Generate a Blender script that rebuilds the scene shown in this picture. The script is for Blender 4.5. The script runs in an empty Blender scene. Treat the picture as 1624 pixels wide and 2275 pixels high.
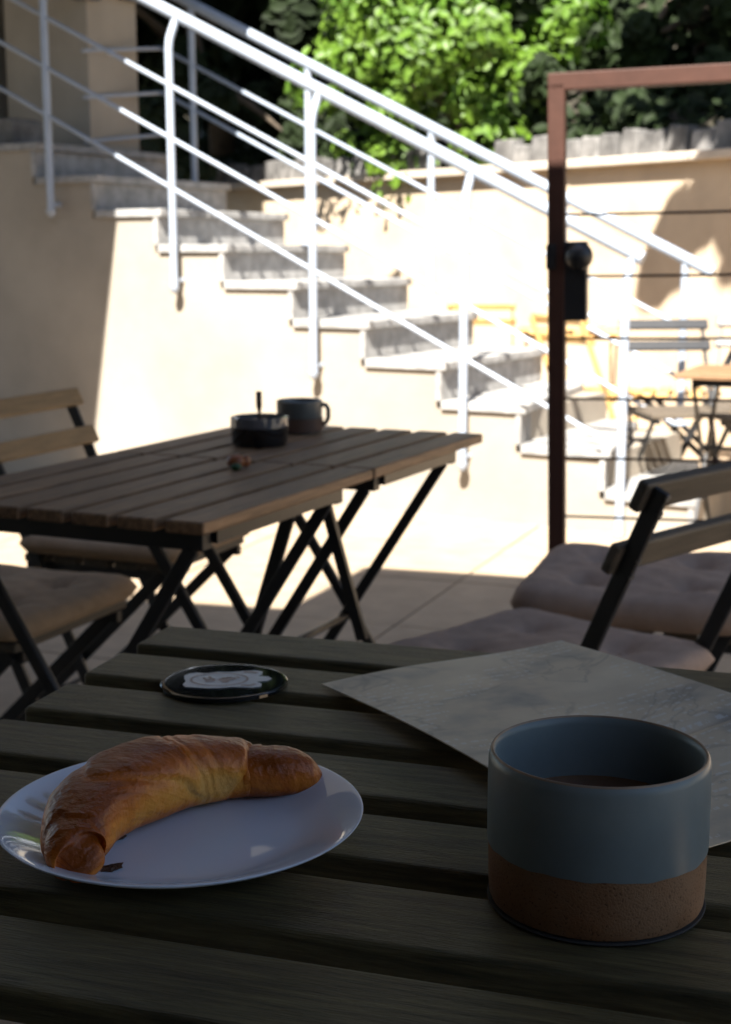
import bpy, bmesh, math, random
from mathutils import Vector, Matrix
random.seed(7)
SC = bpy.context.scene
COL = SC.collection
PI = math.pi

# ------------------------------------------------------------------ camera
cd = bpy.data.cameras.new('camera')
cam = bpy.data.objects.new('camera', cd); COL.objects.link(cam)
EYE = 1.056
p, r = math.radians(10.15), math.radians(.12)
fw = Vector((0, math.cos(p), -math.sin(p))); r0 = Vector((1, 0, 0)); u0 = r0.cross(fw)
rt = r0*math.cos(r) - u0*math.sin(r); up = r0*math.sin(r) + u0*math.cos(r)
M = Matrix((rt, up, -fw)).transposed().to_4x4(); M.translation = Vector((0, 0, EYE))
cam.matrix_world = M
cd.sensor_fit = 'VERTICAL'; cd.sensor_height = 36; cd.sensor_width = 25.7
cd.lens = 3220/2275*36
cd.clip_start = .02; cd.clip_end = 500
cd.dof.use_dof = True; cd.dof.focus_distance = .80; cd.dof.aperture_fstop = 15
SC.camera = cam

# ------------------------------------------------------------------ light
SUN = Vector((.146, .63, -.763)).normalized()
w = bpy.data.worlds.new('World'); SC.world = w; w.use_nodes = True
nt = w.node_tree; bg = nt.nodes['Background']
sky = nt.nodes.new('ShaderNodeTexSky'); sky.sky_type = 'NISHITA'; sky.sun_disc = False
sky.sun_elevation = math.asin(-SUN.z); sky.sun_rotation = math.atan2(-SUN.x, -SUN.y)
nt.links.new(sky.outputs[0], bg.inputs[0]); bg.inputs[1].default_value = .05
ld = bpy.data.lights.new('sun', 'SUN'); ld.energy = 5; ld.angle = math.radians(.53); ld.color = (1, .95, .87)
sun = bpy.data.objects.new('sun', ld); COL.objects.link(sun)
sun.rotation_euler = SUN.to_track_quat('-Z', 'Y').to_euler(); sun.location = (-2, -8, 12)
SC.view_settings.view_transform = 'Standard'; SC.view_settings.look = 'None'
SC.view_settings.exposure = 2.35; SC.view_settings.gamma = 1
SC.cycles.max_bounces = 8; SC.cycles.use_denoising = True

# ------------------------------------------------------------------ materials
MATS = {}
def mat(name, col, rough=.6, var=.15, scale=12, bump=.0, bscale=60, metal=0, spec=.5, stretch=None, col2=None, coat=0, transl=0, contrast=(.35, .65), blotch=0):
    if name in MATS: return MATS[name]
    m = bpy.data.materials.new(name); m.use_nodes = True; MATS[name] = m
    t = m.node_tree; N = t.nodes; L = t.links; b = N['Principled BSDF']
    b.inputs['Roughness'].default_value = rough; b.inputs['Metallic'].default_value = metal
    b.inputs['Specular IOR Level'].default_value = spec; b.inputs['Coat Weight'].default_value = coat
    tc = N.new('ShaderNodeTexCoord'); mp = N.new('ShaderNodeMapping'); L.new(tc.outputs['Object'], mp.inputs[0])
    if stretch: mp.inputs['Scale'].default_value = stretch
    oi = N.new('ShaderNodeObjectInfo')
    ad = N.new('ShaderNodeVectorMath'); ad.operation = 'MULTIPLY_ADD'
    cx = N.new('ShaderNodeCombineXYZ')
    for k in range(3): L.new(oi.outputs['Random'], cx.inputs[k])
    L.new(cx.outputs[0], ad.inputs[0]); ad.inputs[1].default_value = (37, 53, 71); L.new(mp.outputs[0], ad.inputs[2])
    nz = N.new('ShaderNodeTexNoise'); nz.inputs['Scale'].default_value = scale; nz.inputs['Detail'].default_value = 7; nz.inputs['Roughness'].default_value = .6
    L.new(ad.outputs[0], nz.inputs['Vector'])
    cr = N.new('ShaderNodeValToRGB'); L.new(nz.outputs[0], cr.inputs[0])
    c2 = col2 or tuple(min(1, c*(1+var)) for c in col)
    c1 = col if col2 else tuple(c*(1-var) for c in col)
    cr.color_ramp.elements[0].position = contrast[0]; cr.color_ramp.elements[1].position = contrast[1]
    cr.color_ramp.elements[0].color = (*c1, 1); cr.color_ramp.elements[1].color = (*c2, 1)
    hs = N.new('ShaderNodeHueSaturation'); L.new(cr.outputs[0], hs.inputs['Color'])
    mr = N.new('ShaderNodeMapRange'); L.new(oi.outputs['Random'], mr.inputs[0]); mr.inputs[3].default_value = 1-var*.6; mr.inputs[4].default_value = 1+var*.6
    L.new(mr.outputs[0], hs.inputs['Value'])
    if blotch:
        nb_ = N.new('ShaderNodeTexNoise'); nb_.inputs['Scale'].default_value = 7; nb_.inputs['Detail'].default_value = 4; nb_.inputs['Distortion'].default_value = 1.5
        mpb = N.new('ShaderNodeMapping'); mpb.inputs['Scale'].default_value = (1, 2.2, 2.2); L.new(ad.outputs[0], nb_.inputs['Vector'])
        crb = N.new('ShaderNodeValToRGB'); L.new(nb_.outputs[0], crb.inputs[0]); crb.color_ramp.elements[0].position = .33; crb.color_ramp.elements[0].color = (1-blotch,)*3+(1,); crb.color_ramp.elements[1].position = .62; crb.color_ramp.elements[1].color = (1.1, 1.1, 1.08, 1)
        mb_ = N.new('ShaderNodeMixRGB'); mb_.blend_type = 'MULTIPLY'; mb_.inputs[0].default_value = 1; L.new(cr.outputs[0], mb_.inputs[1]); L.new(crb.outputs[0], mb_.inputs[2]); L.new(mb_.outputs[0], hs.inputs['Color'])
    L.new(hs.outputs[0], b.inputs['Base Color'])
    if bump:
        n2 = N.new('ShaderNodeTexNoise'); n2.inputs['Scale'].default_value = bscale; n2.inputs['Detail'].default_value = 5
        L.new(ad.outputs[0], n2.inputs['Vector'])
        bp = N.new('ShaderNodeBump'); bp.inputs['Strength'].default_value = bump; bp.inputs['Distance'].default_value = .004
        L.new(n2.outputs[0], bp.inputs['Height']); L.new(bp.outputs[0], b.inputs['Normal'])
    if transl:
        tr = N.new('ShaderNodeBsdfTranslucent'); mx = N.new('ShaderNodeMixShader'); mx.inputs[0].default_value = transl
        L.new(hs.outputs[0], tr.inputs[0]); L.new(b.outputs[0], mx.inputs[1]); L.new(tr.outputs[0], mx.inputs[2])
        L.new(mx.outputs[0], N['Material Output'].inputs[0])
    m['hs'] = hs.name
    return m

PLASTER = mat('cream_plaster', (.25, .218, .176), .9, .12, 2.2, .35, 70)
PLAST_LIT = mat('yard_plaster_lit', (.44, .35, .25), .9, .12, 2.2, .35, 70)  # house plaster made paler so the sunlit yard wall burns out to white
STONE = mat('step_stone', (.235, .23, .222), .75, .25, 18, .3, 120)
PAVE = mat('paving', (.285, .215, .145), .85, .12, 9, .3, 150)
EARTH = mat('dark_earth', (.035, .03, .018), .95, .4, 5, .6, 20)
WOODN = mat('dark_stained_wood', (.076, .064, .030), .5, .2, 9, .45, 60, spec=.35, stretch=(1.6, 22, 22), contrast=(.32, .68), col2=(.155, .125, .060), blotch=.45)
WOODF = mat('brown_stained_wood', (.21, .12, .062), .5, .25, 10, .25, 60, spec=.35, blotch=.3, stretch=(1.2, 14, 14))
WOODY = mat('honey_wood', (.50, .30, .11), .55, .2, 8, .2, 60, stretch=(1.2, 14, 14))
WOODC = mat('ochre_wood', (.22, .135, .055), .55, .2, 8, .2, 60, stretch=(1.2, 14, 14))
WOODD = mat('grey_brown_wood', (.075, .058, .040), .6, .25, 8, .2, 60, stretch=(1.2, 14, 14))
BLACK = mat('black_metal', (.012, .012, .013), .4, .2, 20, .05)
WHITE = mat('white_paint', (.25, .285, .34), .4, .06, 15, .06, 90)
RUST = mat('brown_gate_paint', (.043, .018, .012), .6, .12, 20, .1, spec=.2)
CUSH = mat('taupe_cushion', (.34, .235, .175), .95, .1, 40, .25, 400)
CUSHB = mat('beige_cushion', (.34, .23, .14), .95, .1, 40, .25, 400)
CERAM = mat('white_glaze', (.70, .79, .93), .05, .02, 8, spec=.5)
GLASSY = mat('black_glass', (.008, .008, .009), .04, .1, 8, spec=.6)
BARK = mat('bark', (.06, .045, .03), .9, .3, 15, .6, 40)
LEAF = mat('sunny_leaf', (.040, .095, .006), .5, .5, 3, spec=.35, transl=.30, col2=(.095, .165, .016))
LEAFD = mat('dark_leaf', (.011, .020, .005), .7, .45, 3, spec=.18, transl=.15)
GREY = mat('weathered_concrete', (.11, .105, .10), .85, .5, 8, .4, 60)
COPE = mat('coping_stone', (.42, .36, .29), .8, .12, 12, .3, 90)
CLEAR = mat('smoked_glass', (.10, .10, .11), .05, .1, 8, spec=.8)
ORANGE = mat('orange_paint', (.22, .065, .018), .4, .2, 30)
GREEN = mat('green_paint', (.02, .06, .02), .5, .2, 30)

# ------------------------------------------------------------------ helpers
class MB:
    def __init__(s): s.v = []; s.f = []
    def add(s, vs, fs):
        k = len(s.v); s.v += [tuple(v) for v in vs]; s.f += [tuple(i+k for i in f) for f in fs]; return s
    def box(s, c, h, ax=None):
        c = Vector(c); X, Y, Z = ax or (Vector((1, 0, 0)), Vector((0, 1, 0)), Vector((0, 0, 1)))
        vs = [c+X*(i*h[0])+Y*(j*h[1])+Z*(k*h[2]) for k in (-1, 1) for j in (-1, 1) for i in (-1, 1)]
        return s.add(vs, [(0, 2, 3, 1), (4, 5, 7, 6), (0, 1, 5, 4), (2, 6, 7, 3), (0, 4, 6, 2), (1, 3, 7, 5)])
    def bar(s, a, b, w, t, ref):                       # flat bar a->b, w along ref side, t thickness
        a, b = Vector(a), Vector(b); d = (b-a).normalized(); X = (Vector(ref)-d*d.dot(Vector(ref))).normalized(); Y = d.cross(X)
        return s.box((a+b)/2, (w/2, t/2, (b-a).length/2), (X, Y, d))
    def tube(s, pts, rad, n=10, cap=True):
        pts = [Vector(q) for q in pts]; k0 = len(s.v); m = len(pts)
        R = rad if isinstance(rad, (list, tuple)) else [rad]*m
        X = None
        for i, q in enumerate(pts):
            d = ((pts[min(i+1, m-1)]-q).normalized()+(q-pts[max(i-1, 0)]).normalized()).normalized()
            if X is None: X = d.orthogonal().normalized()
            X = (X-d*d.dot(X)).normalized(); Y = d.cross(X)
            for j in range(n):
                a = 2*PI*j/n; s.v.append(tuple(q+(X*math.cos(a)+Y*math.sin(a))*R[i]))
        for i in range(m-1):
            for j in range(n):
                a = k0+i*n+j; b = k0+i*n+(j+1) % n; s.f.append((a, b, b+n, a+n))
        if cap:
            s.f.append(tuple(k0+j for j in reversed(range(n)))); s.f.append(tuple(k0+(m-1)*n+j for j in range(n)))
        return s
    def lathe(s, prof, c=(0, 0, 0), n=64):
        k0 = len(s.v); m = len(prof); c = Vector(c)
        for (rr, z) in prof:
            for j in range(n):
                a = 2*PI*j/n; s.v.append((c.x+rr*math.cos(a), c.y+rr*math.sin(a), c.z+z))
        for i in range(m-1):
            for j in range(n):
                a = k0+i*n+j; b = k0+i*n+(j+1) % n; s.f.append((a, b, b+n, a+n))
        return s
    def prism(s, poly, vec):                            # polygon (3D points) extruded by vec
        n = len(poly); k = len(s.v); vec = Vector(vec)
        s.v += [tuple(q) for q in poly]+[tuple(Vector(q)+vec) for q in poly]
        s.f.append(tuple(k+i for i in reversed(range(n)))); s.f.append(tuple(k+n+i for i in range(n)))
        for i in range(n): s.f.append((k+i, k+(i+1) % n, k+n+(i+1) % n, k+n+i))
        return s

def wloc(o):
    v = Vector((0, 0, 0))
    while o: v += o.location; o = o.parent
    return v
def obj(name, mb, m, parent=None, smooth=False, bevel=0, seg=2, local=False, loc=None, autos=None):
    me = bpy.data.meshes.new(name)
    off = Vector((0, 0, 0))
    if parent is not None and not local: off = wloc(parent)
    if loc is not None: off = Vector(loc)
    me.from_pydata([(v[0]-off.x, v[1]-off.y, v[2]-off.z) for v in mb.v], [], mb.f); me.update()
    bm = bmesh.new(); bm.from_mesh(me); bmesh.ops.recalc_face_normals(bm, faces=bm.faces); bm.to_mesh(me); bm.free()
    me.materials.append(m)
    o = bpy.data.objects.new(name, me); COL.objects.link(o)
    if parent is not None: o.parent = parent
    if loc is not None: o.location = loc
    if smooth: me.polygons.foreach_set('use_smooth', [True]*len(me.polygons))
    if bevel:
        b = o.modifiers.new('bevel', 'BEVEL'); b.width = bevel; b.segments = seg; b.limit_method = 'ANGLE'; b.angle_limit = math.radians(40)
    if autos:
        me.polygons.foreach_set('use_smooth', [True]*len(me.polygons))
        for e in me.edges: pass
        me.set_sharp_from_angle(angle=math.radians(autos))
    return o
def tag(o, label=None, cat=None, group=None, kind=None):
    if label: o['label'] = label
    if cat: o['category'] = cat
    if group: o['group'] = group
    if kind: o['kind'] = kind
    return o
def thing(name, loc, label, cat, group=None, rz=0):
    o = bpy.data.objects.new(name, None); COL.objects.link(o); o.location = loc; o.rotation_euler.z = rz; o.empty_display_size = .1
    return tag(o, label, cat, group)
def dup(root, loc, rz, label, group=None):
    n = root.copy(); COL.objects.link(n); n.location = loc; n.rotation_euler.z = rz; n['label'] = label
    if group: n['group'] = group
    for ch in list(root.children):
        c = ch.copy(); COL.objects.link(c); c.parent = n
        for g in list(ch.children):
            d = g.copy(); COL.objects.link(d); d.parent = c
    return n
def V(*a): return Vector(a)
def dirv(x, y): return Vector((x, y, 0)).normalized()

# ------------------------------------------------------------------ ground
g = MB(); g.add([(-120, -80, -.03), (120, -80, -.03), (120, 160, -.03), (-120, 160, -.03)], [(0, 1, 2, 3)])
ground = tag(obj('ground', g, mat('joint_sand', (.16, .14, .11), .95, .2, 20, .3)), kind='structure')
e1 = dirv(.36, .93); e2 = dirv(.93, -.36)
O = V(.085, 4.06, 0)
hw, hl = .45, .30
base = MB().box((0, 0, -.02), (hw-.004, hl-.004, .017))
bm0 = obj('paving_slab', base, PAVE, None, bevel=.003)
mesh0 = bm0.data; bpy.data.objects.remove(bm0)
for i in range(-4, 6):
    for j in range(-6, 9):
        c = O+e2*(hw+i*.9)+e1*(hl+j*.6)
        if c.y < .4 or c.y > 9.6 or c.x < -3.2 or c.x > 4.4: continue
        o = bpy.data.objects.new('paving_slab', mesh0); COL.objects.link(o); o.parent = ground
        o.location = (c.x, c.y, random.uniform(-.002, .001)); o.rotation_euler.z = math.atan2(e2.y, e2.x)

# ------------------------------------------------------------------ staircase
PH = math.radians(-30); SU = V(math.cos(PH), math.sin(PH), 0); SN = V(.5, .866, 0)   # SN points into the stair
S0 = V(-.627, 6.37, 0); GO, RISE = .352, .156
def sp(i, n=0, z=0): q = S0+SU*((i-3)*GO)+SN*n; return V(q.x, q.y, z)
def lev(i): return 1.092-(i-3)*RISE
WID = 1.0
stairs = thing('staircase', sp(4, .5, 0), 'outdoor stair with grey stone treads climbing left beside the sunlit cream wall', 'staircase')
poly = [sp(-14, 0, -.1), sp(-14, 0, lev(0)-.035), sp(0, 0, lev(0)-.035)]
for i in range(1, 10):
    poly += [sp(i-1+.0, 0, lev(i)-.035), sp(i, 0, lev(i)-.035)]
poly += [sp(9, 0, -.1)]
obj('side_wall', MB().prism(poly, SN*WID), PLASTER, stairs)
rdir = {7: dirv(.36, .94), 8: dirv(.28, .96), 9: dirv(.22, .975)}
for i in range(0, 10):
    zt = lev(i)
    d = rdir.get(i, SN); d0 = rdir.get(i-1, SN)
    # riser panel, 2 cm proud of the body
    a = sp(i, -.012, 0)
    f = SU*.0
    m_ = MB().prism([V(a.x, a.y, lev(i+1) if i < 9 else 0)+SU*.003, V(a.x, a.y, zt-.036)+SU*.003,
                     V(a.x, a.y, zt-.036)+SU*.025, V(a.x, a.y, lev(i+1) if i < 9 else 0)+SU*.025], d*(WID+.024))
    obj('riser', m_, STONE, stairs)
    # tread slab
    b0 = sp(i-1, -.018, zt)+SU*.027 if i > 0 else sp(-14, -.018, zt)
    b1 = sp(i, -.018, zt)+SU*.047
    q = [b0, b1, b1+d*(WID+.04), b0+d0*(WID+.04)]
    t_ = MB().prism([V(v.x, v.y, zt-.035) for v in q], V(0, 0, .035))
    obj('tread', t_, STONE, stairs, bevel=.005)

def railing(name, label, off, inner, i0, i1, posts, dz, foot, start=None, wall_feet=False):
    R = thing(name, sp(posts[-1], off, 0), label, 'railing', 'white stair railings')
    hz = lambda i: 2.06-.171*(i-2.4)+dz
    mids = [-.295, -.515, -.725]
    pts = [sp(i0, inner, hz(i0)), sp(i1, inner, hz(i1))]
    o = obj('handrail', MB().tube(pts, .0255, 14), WHITE, R, autos=40)
    for k, dm in enumerate(mids):
        pts = [sp(i0, off, hz(i0)+dm), sp(i1-.35, off, hz(i1-.35)+dm)]
        if start:
            pts = [sp(i0-.35, .86-.40, hz(i0)+dm-.05), sp(i0-.15, .98, hz(i0)+dm+.015)]+pts
        obj('rail', MB().tube(pts, .009, 8), WHITE, R, autos=40)
    for i in posts:
        t = hz(i)
        z0 = foot(i)
        bend = inner-off
        P = [sp(i, off, z0), sp(i, off, t-.14)]
        if abs(bend) > .001: P += [sp(i, off+bend*.15, t-.10), sp(i, inner, t-.015)]
        else: P += [sp(i, inner, t-.01)]
        po = obj('post', MB().tube(P, .0172, 12), WHITE, R, autos=40)
        if wall_feet:
            if z0 > .05:
                obj('bracket', MB().tube([sp(i, off, z0+.02), sp(i, .001, z0+.02)], .012, 8), WHITE, po, autos=40)
                obj('foot_cap', MB().tube([sp(i, off, z0), sp(i, off, z0-.02), sp(i, off, z0-.035)], [.023, .021, .008], 12), WHITE, po, autos=40)
        else:
            obj('foot_plate', MB().lathe([(0, .012), (.04, .012), (.042, .0), (0, 0)], sp(i, off, z0), 16), WHITE, po)
    return R
railing('stair_railing', 'white tube railing fixed to the near side of the stone stair', -.06, -.005, -6, 8.42,
        [-3.5, -1.5, .45, 2.42, 4.45, 6.42, 8.3], 0, lambda i: max(.0, 2.06-.171*(i-2.4)-1.14), wall_feet=True)
railing('stair_railing', 'white tube railing standing along the far side of the stone stair', 1.0-.04, 1.0-.04, .15, 8.35,
        [.62, 2.58, 4.5, 6.4, 8.0], -.075, lambda i: max(lev(math.ceil(i)), 0), start=True)

# grey block on the landing
tag(obj('stone_block', MB().prism([sp(-1.05, .05, lev(0)), sp(-.42, .05, lev(0)), sp(-.42, .05, lev(0)+.10), sp(-.46, .05, lev(0)+.125), sp(-1.05, .05, lev(0)+.125)], SN*.2), GREY, None, bevel=.015, loc=sp(-.7, .1, lev(0))),
    'blue grey stone block lying on the landing at the top of the stair', 'stone block')

# ------------------------------------------------------------------ house: pillars, upper storey, balcony, back wall
house = thing('house', (-2.2, 1.0, 0), 'cream house with pillars and a deep balcony shading the tables', 'house')
ax, ay = dirv(.866, -.5), dirv(.5, .866)
def pillar(c, h1, h2, z0, z1):
    return obj('pillar', MB().box((c.x, c.y, (z0+z1)/2), (h1, h2, (z1-z0)/2), (ax, ay, V(0, 0, 1))), PLASTER, house, bevel=.004)
pc = V(-1.35, 7.36, 0)-ax*.27+ay*.19
pl1 = pillar(pc, .27, .19, lev(0), 3.0)
pc2 = V(-1.35, 7.36, 0)-ax*1.0+ay*.13
pillar(pc2, .37, .19, lev(0), 3.0)
bc = V(-1.35, 7.36, 0)
obj('lamp_bracket', MB().box((bc.x, bc.y, 2.285), (.05, .05, .02), (ax, ay, V(0, 0, 1))).box((bc.x+ax.x*.02+ay.x*.1, bc.y+ax.y*.02+ay.y*.1, 2.315), (.035, .3, .012), (ax, ay, V(0, 0, 1))), mat('dark_zinc', (.06, .07, .085), .4, .1), pl1)
wd = dirv(.424, .906); wl = V(-wd.y, wd.x, 0)
wp = V(-1.436, 5.264, 0)+V(-.010, -.041, 0)
q = [wp-wd*2.6, wp+wd*2.5, wp+wd*2.5+wl*4.5, wp-wd*2.6+wl*4.5]
obj('upper_storey', MB().prism([V(v.x, v.y, 2.95) for v in q], V(0, 0, 1.35)), PLASTER, house)
obj('added_wing_soffit', MB().prism([V(v.x-.01, v.y-.02, 2.92) for v in q], V(0, 0, .027)), mat('bounce_damper', (.035, .028, .022), .7, .2, 8), house)  # unseen dark layer added under the wing to cut bounced light
obj('added_attic', MB().prism([V(v.x, v.y, 4.304)+wl*(1.35 if k in (0, 1) else 0) for k, v in enumerate(q)], V(0, 0, 5.6)), PLASTER, house)  # unseen block added to keep the trees behind the pillars in shade
off = V(-.526, -2.271, 0)
A1 = V(-.235, 4.261, 0)+off; B1 = V(-.003, 4.846, 0)+off
dA = dirv(.958, -.25); dC = dirv(.958, -.288)
q = [A1-dA*5.0, A1, B1, B1+dC*2.7, B1+dC*2.7-e1*7, A1-dA*5.0-e1*6.4]
obj('balcony_slab', MB().prism([V(v.x, v.y, 2.57) for v in q], V(0, 0, .18)), PLASTER, house)
DAMPER = mat('bounce_damper', (.035, .028, .022), .7, .2, 8)  # near black, to swallow light bounced from the sunlit yard
q3 = [v+V(0,0,0) for v in q]
obj('added_soffit', MB().prism([V(v.x*.995, v.y-.012, 2.54) for v in q], V(0, 0, .027)), DAMPER, house)  # unseen dark layer added below the slab to dim the foreground
obj('back_wall', MB().box((-.3, -1.9, 1.4), (5.5, .12, 1.3), (e2, e1, V(0, 0, 1))), DAMPER, house)  # unseen wall, coloured dark to cut bounce behind the camera
c = A1-dA*4.6-e1*1.2
obj('end_wall', MB().box((c.x, c.y, 1.4), (.12, 1.6, 1.42), (e2, e1, V(0, 0, 1))), PLASTER, house)

# ------------------------------------------------------------------ retaining wall, bank, stones
RW = dirv(.61, -.79); RP = V(.79, .61, 0); R0 = V(1.21, 9.0, 0); RZ = 1.60
wall = thing('retaining_wall', R0, 'long cream retaining wall with a stone coping behind the stair', 'wall')
def rp(t, d, z): q = R0+RW*t+RP*d; return V(q.x, q.y, z)
obj('wall_body', MB().prism([rp(-9, 0, -.1), rp(7, 0, -.1), rp(7, 0, RZ-.05), rp(-9, 0, RZ-.05)], RP*.28), PLAST_LIT, wall)
t = -9
while t < 7:
    L_ = random.uniform(.9, 1.1)
    obj('coping', MB().prism([rp(t+.004, -.07, RZ-.05), rp(t+L_-.004, -.07, RZ-.05), rp(t+L_-.004, -.07, RZ), rp(t+.004, -.07, RZ)], RP*.42), COPE, wall, bevel=.006)
    t += L_
edg = thing('stone_edging', rp(0, .2, RZ), 'row of weathered grey palisade stones along the top of the retaining wall', 'stone edging')
t = -5.2
while t < 4.5:
    L_ = random.uniform(.15, .22)
    h = random.uniform(.12, .17)
    if -1.45 < t < -.75: t += .3; continue
    lean = random.uniform(-.01, .02)
    b0 = rp(t+.006, .05+lean, RZ+.001); b1 = rp(t+L_-.006, .05+lean, RZ+.001)
    top0 = b0+RP*.012+V(0, 0, h)+RW*random.uniform(0, .02); top1 = b1+RP*.012+V(0, 0, h+random.uniform(-.015, .015))-RW*random.uniform(0, .02)
    obj('stone_block', MB().prism([b0, b1, top1, top0], RP*random.uniform(.09, .12)), GREY, edg, bevel=.012)
    t += L_
# bank behind
bank = MB(); n = 26; mrow = 14
for a in range(n+1):
    for b_ in range(mrow+1):
        tt = -12+a*24/n; d = .27+b_*.75
        z = RZ-.12+ (d-.27)*.42 + (.25*math.sin(tt*1.3+b_)+.18*math.sin(tt*2.9+b_*1.7))*min(1, b_*.4)
        v = rp(tt, d, z); bank.v.append(tuple(v))
for a in range(n):
    for b_ in range(mrow):
        k = a*(mrow+1)+b_; bank.f.append((k, k+mrow+1, k+mrow+2, k+1))
tag(obj('bank', bank, EARTH, None, smooth=True), kind='structure')

# ------------------------------------------------------------------ foliage
def leaf_shape(s=1.0):
    L = MB()
    pts = [(0, -.5, 0), (.26, -.22, .06), (.30, .08, .07), (.17, .34, .03), (0, .55, -.06), (-.17, .34, .03), (-.30, .08, .07), (-.26, -.22, .06), (0, -.15, -.02), (0, .15, -.03)]
    L.add([tuple(c*s for c in q) for q in pts], [(0, 1, 8), (1, 2, 9, 8), (2, 3, 9), (3, 4, 9), (4, 5, 9), (5, 6, 9), (6, 7, 8, 9), (7, 0, 8)])
    return L
LS = leaf_shape()
def leaf_rot(nrm):
    nrm = nrm.normalized(); R = nrm.to_track_quat('Z', 'Y').to_matrix().to_4x4()
    return R @ Matrix.Rotation(random.uniform(0, 2*PI), 4, 'Z')
def foliage_points(c, rad, n, clumps, shell=.35):
    cl = []
    for k in range(clumps):
        while True:
            d = V(random.gauss(0, 1), random.gauss(0, 1), random.gauss(0, 1)).normalized()
            q = d*random.uniform(.45, .95)
            break
        cl.append((V(q.x*rad[0], q.y*rad[1], q.z*rad[2]), random.uniform(.22, .42)*min(rad)))
    out = []
    for k in range(n):
        q, rr = random.choice(cl)
        d = V(random.gauss(0, 1), random.gauss(0, 1), random.gauss(0, 1)).normalized()
        pnt = q+d*rr*random.uniform(.6, 1.05)
        out.append((V(*c)+pnt, (d+pnt.normalized()*.5+V(-.1, -.5, .5)+V(random.uniform(-.5, .5), random.uniform(-.5, .5), random.uniform(-.5, .5)))))
    return out
def plant(name, cat, label, foot, crowns, n, size, m, trunk_r=.05, group=None, single=0, clumps=30, limbs=5):
    root = thing(name, foot, label, cat, group)
    allp = []
    for (c, rad, share) in crowns: allp += foliage_points(c, rad, int(n*share), max(6, int(clumps*share)))
    f = V(*foot)
    tb = MB(); top = V(*crowns[0][0])
    tb.tube([f, f+(top-f)*.3+V(.04, .03, 0), f+(top-f)*.65+V(-.03, 0, 0), top], [trunk_r*1.25, trunk_r, trunk_r*.8, trunk_r*.45], 8)
    tr = obj('trunk', tb, BARK, root, smooth=True)
    lb = MB()
    for k in range(limbs):
        q, _ = random.choice(allp); s_ = f+(top-f)*random.uniform(.35, .9)
        lb.tube([s_, (s_+q)/2+V(0, 0, .06), q], [trunk_r*.5, trunk_r*.32, trunk_r*.12], 6)
    obj('branches', lb, BARK, tr, smooth=True)
    allp.sort(key=lambda a: (a[0]-V(0, 0, EYE)).length)
    big = MB()
    me = None
    crown = None
    rest = allp[single:]
    for (q, nr) in rest:
        Mx = leaf_rot(nr); s_ = size*random.uniform(.65, 1.3)
        big.add([q+(Mx @ V(*v))*s_ for v in LS.v], LS.f)
    crown = obj('crown', big, m, root); crown['kind'] = 'stuff'
    if single:
        lm = bpy.data.meshes.new('leaf'); lm.from_pydata(LS.v, [], LS.f); lm.materials.append(m)
        for (q, nr) in allp[:single]:
            o = bpy.data.objects.new('leaf', lm); COL.objects.link(o); o.parent = crown
            s_ = size*random.uniform(.75, 1.35)
            Mx = Matrix.Translation(q-f) @ leaf_rot(nr) @ Matrix.Scale(s_, 4); o.matrix_local = Mx
    return root
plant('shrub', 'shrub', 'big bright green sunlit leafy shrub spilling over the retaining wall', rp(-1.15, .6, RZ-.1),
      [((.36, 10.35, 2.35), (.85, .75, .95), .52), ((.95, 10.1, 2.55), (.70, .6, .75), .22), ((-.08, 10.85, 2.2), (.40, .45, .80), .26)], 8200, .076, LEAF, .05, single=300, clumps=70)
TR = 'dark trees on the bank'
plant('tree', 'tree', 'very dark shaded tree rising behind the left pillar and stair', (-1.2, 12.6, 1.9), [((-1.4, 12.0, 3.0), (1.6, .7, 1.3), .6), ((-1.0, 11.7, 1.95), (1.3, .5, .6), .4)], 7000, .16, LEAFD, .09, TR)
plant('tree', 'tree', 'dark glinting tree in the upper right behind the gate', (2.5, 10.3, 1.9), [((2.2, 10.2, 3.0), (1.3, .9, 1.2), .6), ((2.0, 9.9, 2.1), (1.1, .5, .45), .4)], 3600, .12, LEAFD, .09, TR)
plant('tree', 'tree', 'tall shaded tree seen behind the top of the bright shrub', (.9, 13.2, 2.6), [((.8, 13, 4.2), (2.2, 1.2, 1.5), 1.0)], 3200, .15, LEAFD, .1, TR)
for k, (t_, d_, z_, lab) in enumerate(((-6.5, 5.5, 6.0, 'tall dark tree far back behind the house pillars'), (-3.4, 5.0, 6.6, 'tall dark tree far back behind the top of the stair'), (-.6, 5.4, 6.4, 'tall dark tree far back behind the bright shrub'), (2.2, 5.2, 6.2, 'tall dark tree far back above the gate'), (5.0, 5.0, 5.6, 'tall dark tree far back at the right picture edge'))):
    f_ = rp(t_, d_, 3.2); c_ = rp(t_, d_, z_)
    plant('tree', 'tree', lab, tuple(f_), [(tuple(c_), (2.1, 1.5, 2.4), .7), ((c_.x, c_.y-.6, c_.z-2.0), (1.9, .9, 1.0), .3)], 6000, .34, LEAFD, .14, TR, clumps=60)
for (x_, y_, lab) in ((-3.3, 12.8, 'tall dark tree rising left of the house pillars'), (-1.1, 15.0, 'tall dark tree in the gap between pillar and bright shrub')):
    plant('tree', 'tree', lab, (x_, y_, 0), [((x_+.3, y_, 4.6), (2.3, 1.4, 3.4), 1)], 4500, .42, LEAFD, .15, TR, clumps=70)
# tree beside the yard, outside the picture on the right, whose shade falls on the wall
plant('tree', 'tree', 'tree standing right of the yard whose crown shades the retaining wall', (4.6, 6.6, 0), [((3.0, 7.0, 5.0), (2.2, 2.1, 1.0), .72), ((1.62, 5.5, 4.7), (1.0, .95, .55), .18), ((1.9, 7.6, 5.2), (1.1, 1.2, .7), .15)], 9000, .17, LEAFD, .14, None, clumps=90, limbs=10)

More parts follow.
